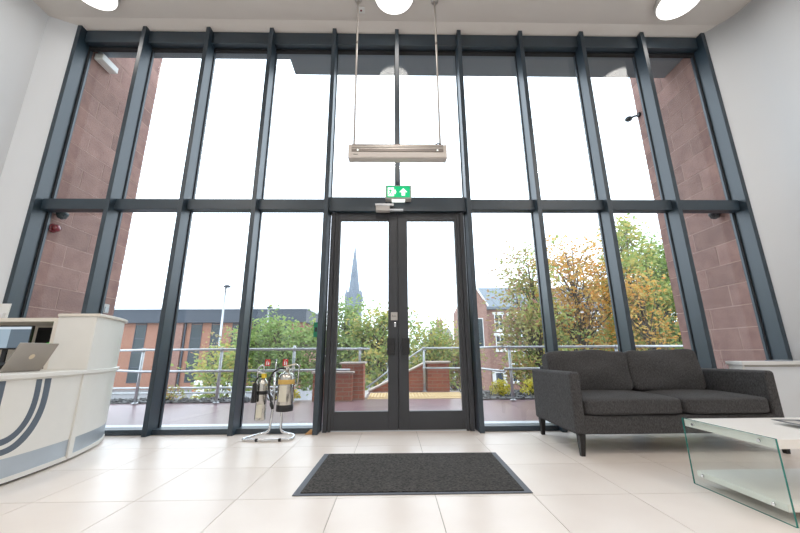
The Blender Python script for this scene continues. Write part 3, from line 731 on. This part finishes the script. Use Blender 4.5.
rb = empty('alarm_beacon', (-4.43, 4.33, 2.45), label='round red alarm beacon on the stone wall', cat='alarm')
TT = Matrix.Translation((-4.437, 4.335, 2.45)) @ Matrix.Rotation(PI/2, 4, 'Y')
MB().lathe([(.06, 0), (.06, .02), (.05, .03)], n=18, T=TT).build('backplate', M['dred'], rb)
MB().lathe([(.05, .03), (.05, .06), (.038, .085), (.001, .095)], n=18, T=TT).build('beacon_dome', M['dred'], rb)
sb = empty('socket_box', (-4.43, 5.38, 1.5), label='small grey socket box at the edge of the stone wall', cat='socket')
B('casing', (-4.437, 5.33, 1.46, -4.39, 5.43, 1.60), M['hgrey'], sb, bevel=.005)
B('cover', (-4.395, 5.345, 1.475, -4.38, 5.415, 1.56), M['galv'], sb, bevel=.004)
wlp = empty('wall_lantern', (4.5, 5.6, 5.1), label='dark bulkhead wall light at the outer edge of the stone wall', cat='wall light')
MB().tube([(4.55, 5.44, 5.08), (4.50, 5.50, 5.10), (4.50, 5.56, 5.12)], .02, 8).build('bracket', M['black'], wlp)
MB().lathe([(.001, -.06), (.05, -.035), (.07, 0), (.05, .03), (.001, .035)], (4.47, 5.60, 5.12), 18).build('lamp_head', M['dglass'], wlp)
MB().box(4.52, 5.40, 5.05, 4.556, 5.46, 5.11).build('mount', M['black'], wlp)

# ================================================================== TERRACE AND BEYOND
gd = empty('ground', (0, 6, 0), kind='structure')
MB().prism([(-12, 4.27), (13, 4.27), (13, 6.75), (1.5, 6.85), (1.5, 8.45), (-.55, 8.45), (-.55, 7.0), (-12, 7.0)], -.30, -.015, 'z').build('terrace_paving', M['paving'], gd)
B('street_surface', (-90, 7.0, -2.9, 90, 400, -2.4), M['asphalt'], gd)
B('embankment', (-12, 7.0, -2.5, -.55, 8.6, -.32), M['kerb'], gd); B('embankment', (1.5, 6.85, -2.5, 13, 8.6, -.32), M['kerb'], gd)
B('tactile_bed', (-.5, 7.05, -.016, 1.42, 8.02, -.005), M['tact'], gd)
tp = MB().box(-.19, -.19, 0, .19, .19, .012)
for i in range(6):
    for j in range(6):
        cx, cy = -.16+.064*i, -.16+.064*j
        tp.lathe([(.016, .012), (.012, .018)], (cx, cy, 0), 6)
tpm = tp.mesh('tactile_tile', M['tact'])
for i in range(5):
    for j in range(2): piece('tactile_tile', tpm, (-.30+.385*i, 7.28+.385*j+.1, -.008), gd)
# gravel beds behind the railing
def gravel(name, x0, x1, y0, y1, n, seed):
    r = random.Random(seed); mb = MB(); mb.box(x0, y0, -.3, x1, y1, .01)
    for i in range(n):
        x, y, q = r.uniform(x0, x1), r.uniform(y0, y1), r.uniform(.02, .05)
        a = r.uniform(0, 6); T = Matrix.Translation((x, y, .01+q*.3)) @ Matrix.Rotation(a, 4, 'Z') @ Matrix.Rotation(r.uniform(-.5, .5), 4, 'X')
        mb.add([(q, 0, 0), (0, q*.8, 0), (-q, 0, 0), (0, -q*.7, 0), (0, 0, q*.7), (0, 0, -q*.6)], [(0,1,4),(1,2,4),(2,3,4),(3,0,4),(1,0,5),(2,1,5),(3,2,5),(0,3,5)], 0, False, T)
    return mb.build(name, M['gravelm'], kind='stuff', label='dark gravel planting bed behind the terrace railing', cat='gravel')
gravel('gravel', -9, -2.65, 6.72, 7.14, 500, 1)['label'] = 'dark gravel bed along the railing in front of the orange office block'
gravel('gravel', 1.55, 9, 6.8, 8.2, 900, 2)['label'] = 'dark gravel bed with yellow shrubs in front of the brick houses'

def railing(label, pts, heights, posts, postb=None, r=.022, extra_posts=()):
    t = empty('railing', (pts[0][0], pts[0][1], 0), label=label, cat='railing', group='steel railings round the terrace')
    for h in heights:
        MB().tube([(p[0], p[1], p[2]+h if len(p) > 2 else h) for p in pts], r, 10).build('rail', M['galv'], t)
    for q in posts:
        x, y, z0, z1 = q
        po = MB().tube([(x, y, z0), (x, y, z1)], r*1.15, 10).build('post', M['galv'], t)
        MB().lathe([(.055, z0), (.055, z0+.012), (.03, z0+.02)], (x, y, 0), 12).build('flange', M['galv'], po)
        for h in heights:
            if h < z1 and h > z0: MB().tube([(x, y-.0, h-.03), (x, y, h+.03)], r*1.5, 10).build('clamp', M['galv'], po)
    return t
railing('long two-rail steel railing in front of the orange office block', [(-.80, 6.70), (-1.9, 6.62), (-4.55, 6.60), (-7.4, 8.4)], [.925, .545],
        [(-3.15, 6.61, 0, .94), (-4.58, 6.62, 0, .94), (-1.83, 6.63, 0, .99), (-6.0, 7.52, 0, .94)])
railing('short steel handrail on top of the brick pier by the doors', [(-1.45, 7.1), (-.47, 7.1)], [.925], [(-.66, 7.1, .66, .93)])
railing('two-rail steel railing behind the sofa', [(2.05, 6.62), (9.2, 6.62)], [.935, .545], [(2.17, 6.62, 0, .94), (4.2, 6.62, 0, .94), (6.2, 6.62, 0, .94)])
railing('steel railing in front of the brick pier seen through the right door', [(.705, 8.20), (1.9, 8.0), (2.05, 6.62)], [.945, .50], [(.705, 8.20, 0, .95)])
t = empty('railing', (.7, 8.2, 0), label='sloping steel handrail descending the stairs beside the stepped brick wall', cat='railing', group='steel railings round the terrace')
MB().tube([(.705, 8.2, .95), (.35, 8.2, .72), (-.1, 8.9, .42), (-.65, 9.0, .02)], .022, 10).build('rail', M['galv'], t)
MB().tube([(-.1, 9.0, .25), (-.7, 9.1, -.22)], .022, 10).build('rail', M['galv'], t)
MB().tube([(-.12, 8.95, .45), (-.12, 8.95, -.6)], .022, 10).build('post', M['galv'], t)
# stair flight going down behind the door opening
stp = empty('stairs', (-.9, 9, -.5), label='pale concrete steps descending beyond the brick pier', cat='stairs')
for i in range(8):
    B('step', (-.85-.28*i, 8.7, -.5-.15*i-1.2, -.57-.28*i, 10.2, -.17-.15*i), M['kerb'], stp)
railing('low pair of ramp rails below the terrace', [(-9.5, 9.3), (-2.6, 9.3)], [.02, -.10, -.36], [(-8.2, 9.3, -1.6, .03), (-6.4, 9.3, -1.6, .03), (-4.4, 9.3, -1.6, .03)], r=.025)
B('ramp', (-12, 8.6, -2.5, -2.4, 10.5, -1.6), M['kerb'], kind='structure') 

def brick_wall(name, poly, y0, y1, label, coping=None, m='brickm'):
    t = empty(name, (poly[0][0], y0, 0), label=label, cat='wall', group='garden brickwork beyond the doors')
    MB().prism(poly, y0, y1, 'y').build('brickwork', M[m], t)
    if coping: MB().prism(coping, y0-.04, y1+.04, 'y').build('coping', M['coping'], t, bevel=.008)
    return t
brick_wall('brick_pier', [(-1.0, -.3), (-.575, -.3), (-.575, .635), (-1.0, .635)], 7.0, 7.4, 'square red brick pier with stone coping behind the left door', [(-1.04, .635), (-.545, .635), (-.545, .672), (-1.04, .672)])
brick_wall('brick_wall', [(-1.5, -.3), (-.77, -.3), (-.77, .475), (-1.5, .475)], 6.80, 6.96, 'low red brick wall in front of the pier', [(-1.53, .475), (-.74, .475), (-.74, .51), (-1.53, .51)])
brick_wall('brick_pier', [(.78, -.3), (1.28, -.3), (1.28, .605), (.78, .605)], 8.25, 8.65, 'square red brick pier seen through the right door', [(.74, .605), (1.32, .605), (1.32, .645), (.74, .645)])
brick_wall('stepped_wall', [(-.56, -2), (.735, -2), (.735, .59), (-.56, -.02)], 8.32, 8.6, 'red brick wall sloping down beside the stairs', [(-.56, -.02), (.735, .59), (.735, .63), (-.56, .02)])

# ---- yellow shrubs, leaves as loose quads
def leaf_cloud(mb, pts, size, r, droop=.3):
    for p in pts:
        d = Vector((r.gauss(0, 1), r.gauss(0, 1), r.gauss(0, .6))).normalized(); e = d.cross(Vector((r.gauss(0, 1), r.gauss(0, 1), r.gauss(0, 1)))).normalized()
        L_, W_ = size*r.uniform(.7, 1.3), size*r.uniform(.35, .6)
        p = Vector(p); b = len(mb.v)
        mb.v += [tuple(p-d*L_*.5), tuple(p+e*W_*.5), tuple(p+d*L_*.5), tuple(p-e*W_*.5)]
        mb.f.append((b, b+1, b+2, b+3)); mb.m.append(0); mb.sm.append(False)
def shrub(x, y, z, rx, rz, key, label, seed, n=500, size=.06, name='shrub'):
    r = random.Random(seed); t = empty(name, (x, y, z), label=label, cat='shrub')
    mb = MB(); pts = []
    for i in range(n):
        d = Vector((r.gauss(0, 1), r.gauss(0, 1), abs(r.gauss(0, 1)))).normalized()*(r.random()**.4)
        pts.append((x+d.x*rx, y+d.y*rx, z+.04+d.z*rz))
    leaf_cloud(mb, pts, size, r); mb.build('foliage', LEAF[key], t, kind='stuff')
    sm = MB()
    for k in range(6):
        a = r.uniform(0, 6); sm.tube([(x, y, z-.02), (x+math.cos(a)*rx*.6, y+math.sin(a)*rx*.6, z+rz*.7)], [.01, .004], 5)
    sm.build('stem', M['bark'], t, kind='stuff')
shrub(2.15, 7.3, 0, .22, .30, 'yellow', 'yellow flowering shrub left of the railing post', 1)
shrub(2.85, 7.35, 0, .28, .30, 'yellow', 'yellow flowering shrub right of the railing post', 2)
shrub(3.4, 7.4, 0, .26, .28, 'yellow', 'yellow flowering shrub tucked behind the sofa arm', 3)
shrub(-1.95, 6.85, -.01, .22, .22, 'yellow', 'low yellow shrub behind the wide extinguisher', 4)
shrub(-4.2, 6.95, 0, .3, .25, 'mixed', 'low straggly shrub in the gravel by the left railing', 5, 220)
shrub(4.7, 7.6, .02, .5, .5, 'dark', 'dark green shrub behind the sofa back', 6, 700)
shrub(6.2, 7.5, .02, .6, .6, 'dark', 'dark green shrub near the stone wall', 7, 700)

# ---- trees
def tree(x, y, zb, h, crown, key, label, seed, n=4500, size=.15, trunk=.09, fork=.35, clusters=60, cl=.30, key2=None, cone=0):
    """crown = (cx, cy, cz, rx, ry, rz)"""
    r = random.Random(seed); t = empty('tree', (x, y, zb), label=label, cat='tree')
    cx, cy, cz, rx, ry, rz = crown
    top = Vector((cx, cy, cz+rz*.75)); base = Vector((x, y, zb)); zf = cz-rz*(1-fork)
    tp_ = []
    for i in range(9):
        q = i/8; p = base.lerp(top, q); tp_.append(p+Vector((r.uniform(-1, 1), r.uniform(-1, 1), 0))*.05*h*q*(1-q)*2)
    tk = MB(); tk.tube(tp_, [trunk*(1-.85*i/8) for i in range(9)], 8); tk.build('trunk', M['bark'], t)
    bmb = MB(); ends = []
    for k in range(clusters):
        while True:
            d = Vector((r.uniform(-1, 1), r.uniform(-1, 1), r.uniform(-1, 1)))
            if .25 < d.length < 1: break
        sc_ = 1-cone*max(0, (d.z+1)/2)
        e = Vector((cx+d.x*rx*sc_, cy+d.y*ry*sc_, cz+d.z*rz)); ends.append(e)
        qb = min(.95, max(.22, (e.z-zb)/(top.z-zb)-r.uniform(.12, .30)))
        i0 = qb*8; a = tp_[int(i0)].lerp(tp_[min(8, int(i0)+1)], i0-int(i0))
        mid_ = a.lerp(e, .5)+Vector((r.uniform(-1, 1), r.uniform(-1, 1), r.uniform(-.2, .6)))*.10*rx
        bmb.tube([a, a.lerp(mid_, .6)+Vector((0, 0, .02)), mid_, e], [trunk*.32, trunk*.25, trunk*.18, trunk*.05], 5, cap=False)
        for _ in range(3):
            e2 = e+Vector((r.gauss(0, 1), r.gauss(0, 1), r.gauss(0, .7)))*cl*1.0; ends.append(e2)
            bmb.tube([mid_.lerp(e, .5), e2], [trunk*.10, trunk*.03], 4, cap=False)
    bmb.build('branches', M['bark'], t, kind='stuff')
    groups = [(key, MB())]+([(key2, MB())] if key2 else [])
    for i in range(n):
        e = r.choice(ends); p = e+Vector((r.gauss(0, 1), r.gauss(0, 1), r.gauss(0, .8)))*cl*.6
        g = groups[0]
        if key2 and (p.x-cx)/rx+r.gauss(0, .35) > .0: g = groups[1]
        leaf_cloud(g[1], [p], size, r)
    for kk, g in groups: g.build('foliage', LEAF[kk], t, kind='stuff')
    return t
tree(-6.7, 16, -2.4, 5, (-7.15, 16, .95, 1.15, .9, 1.05), 'mixed', 'small sparse yellowing tree in front of the orange office block', 11, 1039, .13, .10, clusters=40)
tree(-4.0, 12.5, -2.4, 5, (-4.0, 12.5, .95, 1.75, 1.2, 1.15), 'green', 'broad green tree behind the extinguisher stand', 12, 6552, 0.16, .09, clusters=80)
tree(-5.4, 11.2, -2.4, 4, (-5.3, 11.2, .2, .6, .6, .9), 'lime', 'slender yellow-green tree at the left edge of the broad green tree', 13, 1512, 0.15, .06, clusters=25)
tree(-1.75, 13, -2.4, 5, (-1.7, 13, 1.05, 1.15, 1.0, 1.45), 'green', 'green tree below the church spire, left of its pair', 14, 6300, 0.16, .10, clusters=60)
tree(-.35, 12, -2.4, 5, (-.45, 12, .85, .9, .9, 1.35), 'lime', 'leaning yellow-green tree behind the left door handle', 15, 4032, 0.16, .09, clusters=50)
tree(1.35, 14, -2.4, 5, (1.4, 14, .75, 1.0, 1.0, 1.2), 'lime', 'yellow-green tree behind the right door handle', 16, 4368, 0.16, .08, clusters=50)
tree(2.6, 15, -2.4, 4, (2.6, 15, .35, .9, .9, 1.1), 'mixed', 'reddish green tree at the hinge side of the right door', 17, 2268, 0.16, .07, clusters=40)
tree(4.75, 11, -2.4, 6, (4.45, 11, 1.7, 1.5, 1.0, 2.65), 'mixed', 'tall slender autumn tree in front of the brick houses', 18, 5886, 0.15, .08, clusters=60, cone=.75, key2='lime')
tree(6.35, 12, -2.4, 7, (6.55, 12, 2.7, 1.55, 1.2, 2.3), 'orange', 'orange autumn tree behind the left half of the sofa', 19, 5216, 0.15, .10, clusters=75)
tree(9.1, 12.6, -2.4, 8, (8.9, 12.6, 3.0, 1.5, 1.3, 3.1), 'lime', 'tall pale green tree beside the right stone wall', 20, 10920, 0.16, .11, clusters=80, cone=.35)
tree(10.6, 13, -2.4, 7, (10.4, 13, 2.2, 1.4, 1.3, 2.9), 'green', 'dense green tree partly hidden by the right stone wall', 21, 10500, 0.16, .11, clusters=80)
tree(7.9, 10.6, -2.4, 5, (7.7, 10.6, 2.0, .9, .8, 1.4), 'orange', 'small orange tree in front of the tall pale green tree', 22, 1077, 0.14, .06, clusters=40)
tree(7.4, 17, -2.4, 5, (7.9, 17, .6, 2.6, 1.2, 1.7), 'dark', 'dark green tree low behind the orange tree', 23, 9450, 0.20, .09, clusters=80)
tree(12.2, 17, -2.4, 5, (12.5, 17, 1.0, 2.6, 1.2, 2.2), 'dark', 'dark green tree low behind the pale green tree', 24, 9450, 0.20, .09, clusters=80)

# ---- street lamps
def lamp(x, y, zt, label, head=-1, zb=-2.4):
    t = empty('street_lamp', (x, y, zb), label=label, cat='street lamp', group='street lamps beyond the terrace')
    MB().tube([(x, y, zb), (x, y, zb+1.5), (x, y, zt)], [.10, .065, .045], 10).build('pole', M['galv'], t)
    MB().tube([(x, y, zt-.02), (x+head*.12, y, zt+.03)], .035, 8).build('arm', M['galv'], t)
    cx_ = x+head*.25
    MB().lathe([(.05, -.07), (.17, -.04), (.19, 0), (.10, .07), (.02, .09)], (cx_-head*.1, y, zt+.05), 14).build('lamp_head', M['fascia'], t)
lamp(-8.75, 18, 4.22, 'tall street lamp in front of the orange office block', .4)
lamp(-7.86, 22, 3.62, 'street lamp rising above the office roof edge', .4)
lamp(5.90, 16, 2.98, 'slim street lamp in front of the brick houses', -1)
pp = empty('signal_pole', (-5.0, 13.5, -2.4), label='thin pale pole among the leaves behind the slim extinguisher', cat='pole')
MB().tube([(-5.0, 13.5, -2.4), (-5.0, 13.5, 2.0)], .04, 8).build('pole', M['galv'], pp)
MB().lathe([(.05, 0), (.05, .03), (.01, .06)], (-5.0, 13.5, 2.0), 8).build('cap', M['galv'], pp)

# ---- orange office block
ob = empty('office_block', (-26, 35, -2.4), label='long orange brick office block with dark flat roof fascia', cat='building')
B('wall', (-48, 35, -2.6, -8.9, 44, 3.86), M['obrick'], ob)
B('fascia', (-48.3, 34.5, 3.82, -8.6, 44.4, 5.10), M['fascia'], ob)
B('roof_edge', (-48.4, 34.4, 5.10, -8.5, 44.5, 5.30), M['sill'], ob)
B('brick_pilaster', (-21.4, 34.72, -2.6, -20.6, 35.0, 3.84), M['hbrick'], ob)
B('downpipe', (-20.5, 34.8, -2.6, -20.38, 34.98, 3.82), M['fascia'], ob)
for xx in (-44.4, -39.8, -35.2, -30.1, -25.3, -19.87, -17.9, -15.85, -13.85, -11.2):
    fr_ = MB(); x1_ = xx+.96
    fr_.box(xx-.06, 34.96, -1.8, xx, 35.02, 3.8).box(x1_, 34.96, -1.8, x1_+.06, 35.02, 3.8).box(xx, 34.96, 3.7, x1_, 35.02, 3.8).box(xx, 34.96, -1.8, x1_, 35.02, -1.7)
    w_ = fr_.build('window', M['fascia'], ob)
    for k in range(4):
        B('pane', (xx, 34.99, -1.7+1.36*k, x1_, 35.01, -1.7+1.36*k+1.28), M['dglass'], w_)
        if k: B('glazing_bar', (xx, 34.97, -1.78+1.36*k, x1_, 35.01, -1.7+1.36*k), M['fascia'], w_)
# bits on the street
van = empty('parked_van', (-11.3, 24, -2.4), label='small white van parked behind the low ramp rails', cat='van')
MB().prism([(-12.6, -2.1), (-9.9, -2.1), (-9.9, -1.6), (-10.4, -1.45), (-10.8, -.85), (-12.6, -.8)], 23.2, 24.8, 'y').build('body', M['white'], van, bevel=.05)
MB().prism([(-10.75, -1.35), (-10.2, -1.35), (-10.7, -.93), (-10.85, -.93)], 23.18, 23.2, 'y').build('side_window', M['dglass'], van)
for xx in (-12.1, -10.4): MB().tube([(xx, 23.15, -2.12), (xx, 23.35, -2.12)], .28, 16).build('wheel', M['black'], van)
B('rear_lamp', (-12.62, 23.17, -1.5, -12.4, 23.21, -1.2), M['red'], van)

# ---- brick terrace houses on the right
def house(name, label, x0, x1, y, zb, ze, zr, wins, doors=(), depth=7, chim=(), mat_='hbrick'):
    t = empty(name, ((x0+x1)/2, y, zb), label=label, cat='house', group='brick houses beyond the terrace')
    B('wall', (x0, y, zb, x1, y+depth, ze), M[mat_], t)
    MB().prism([(y-.25, ze-.02), (y+depth/2, zr), (y+depth+.25, ze-.02), (y+depth/2, zr-.2)], x0, x1+.2, 'x').build('roof', M['slate'], t)
    MB().prism([(y, ze), (y+depth/2, zr-.15), (y+depth, ze)], x0, x1, 'x').build('gable', M[mat_], t)
    B('gutter', (x0, y-.32, ze-.22, x1+.2, y-.02, ze), M['slate'], t)
    for (a, b_, c_, d_) in wins:
        w_ = MB().box(a-.08, y-.04, c_-.08, b_+.08, y+.02, c_).box(a-.08, y-.04, d_, b_+.08, y+.02, d_+.05).box(a-.07, y-.04, c_, a, y+.02, d_).box(b_, y-.04, c_, b_+.07, y+.02, d_).box((a+b_)/2-.03, y-.05, c_, (a+b_)/2+.03, y, d_).box(a, y-.05, (c_+d_)/2-.03, b_, y, (c_+d_)/2+.03).build('window', M['white'], t)
        B('pane', (a, y-.02, c_, b_, y+.01, d_), M['dglass'], w_)
        B('lintel', (a-.2, y-.07, d_+.05, b_+.2, y, d_+.27), M['white'], w_)
        B('sill', (a-.15, y-.12, c_-.2, b_+.15, y, c_-.08), M['white'], w_)
    for (a, b_, c_, d_) in doors:
        dr = B('front_door', (a, y-.03, c_, b_, y, d_), M['fascia'], t)
        MB().box(a-.3, y-.08, c_, a, y, d_+.1).box(b_, y-.08, c_, b_+.3, y, d_+.1).box(a-.3, y-.1, d_, b_+.3, y, d_+.3).build('door_surround', M['white'], dr)
    for xx in chim:
        ch = B('chimney', (xx, y+depth/2-.4, zr-.6, xx+.8, y+depth/2+.4, zr+1.1), M[mat_], t)
        for q in (.2, .6): MB().lathe([(.11, zr+1.1), (.09, zr+1.5)], (xx+q, y+depth/2, 0), 10).build('chimney_pot', M['wood'], ch)
    return t
cols = [8.82, 9.98, 11.3, 12.6, 14.2, 15.8, 17.4]
wins = [(a, a+.62, 2.72, 3.95) for a in cols]+[(a, a+.62, 1.05, 2.15) for a in cols]+[(a, a+.7, -1.5, -.3) for a in cols[1:]]
house('terraced_house', 'long brick terrace with slate roof and white lintels', 7.9, 19, 30, -2.6, 4.65, 7.0, wins, [(8.55, 9.15, -2.2, -.85)], 7)
gt = empty('gabled_house', (7.1, 29.3, -2.6), label='narrow brick gable with white bargeboards next to the door frame', cat='house', group='brick houses beyond the terrace')
MB().prism([(6.25, -2.6), (7.88, -2.6), (7.88, 4.7), (7.05, 6.1), (6.25, 4.7)], 29.0, 36, 'y').build('wall', M['hbrick'], gt)
MB().prism([(7.05, 6.1), (7.98, 4.55), (8.03, 4.7), (7.05, 6.35), (6.07, 4.7), (6.12, 4.55)], 28.9, 29.05, 'y').build('bargeboard', M['white'], gt)
gw = MB().box(6.9, 28.95, 1.2, 7.5, 29.0, 3.6).build('window', M['white'], gt)
B('pane', (6.96, 28.93, 1.26, 7.44, 28.96, 3.54), M['dglass'], gw)
house('distant_house', 'small distant red roofed house seen above the trees through the right door', 5.0, 7.4, 45, -2.6, 2.6, 4.0, [(5.4, 6.0, .9, 2.0), (6.4, 7.0, .9, 2.0)], (), 5, (5.9,))

# ---- church with spire
ch = empty('church', (-17.1, 150, -2.6), label='hazy grey church steeple rising above the trees behind the left door', cat='church')
B('tower', (-20.4, 147, -2.6, -13.8, 153, 23.0), M['spirem'], ch)
for (xx, y_) in ((-20.1, 147.3), (-14.1, 147.3), (-20.1, 152.7), (-14.1, 152.7)):
    MB().lathe([(.8, 23), (.7, 25), (.05, 27.8)], (xx, y_, 0), 8, sm=False).build('pinnacle', M['spirem'], ch)
MB().box(-20.5, 146.9, 22.2, -13.7, 153.1, 23.4).build('parapet', M['spirem'], ch)
MB().lathe([(2.75, 23.0), (2.35, 27.5), (1.2, 38.5), (.04, 48.6)], (-17.1, 150, 0), 8, sm=False).build('spire', M['spirem'], ch)
for (z_, r_) in ((27.5, 2.0), (33.5, 1.3)):
    MB().prism([(-17.1-.5, z_), (-17.1+.5, z_), (-17.1+.5, z_+1.6), (-17.1, z_+2.8), (-17.1-.5, z_+1.6)], 150-r_-.6, 150, 'y').build('lucarne', M['spirem'], ch)
for xx in (-18.2, -16.6): MB().box(xx, 146.9, 14, xx+.9, 147, 20).build('louvre_opening', M['fascia'], ch)
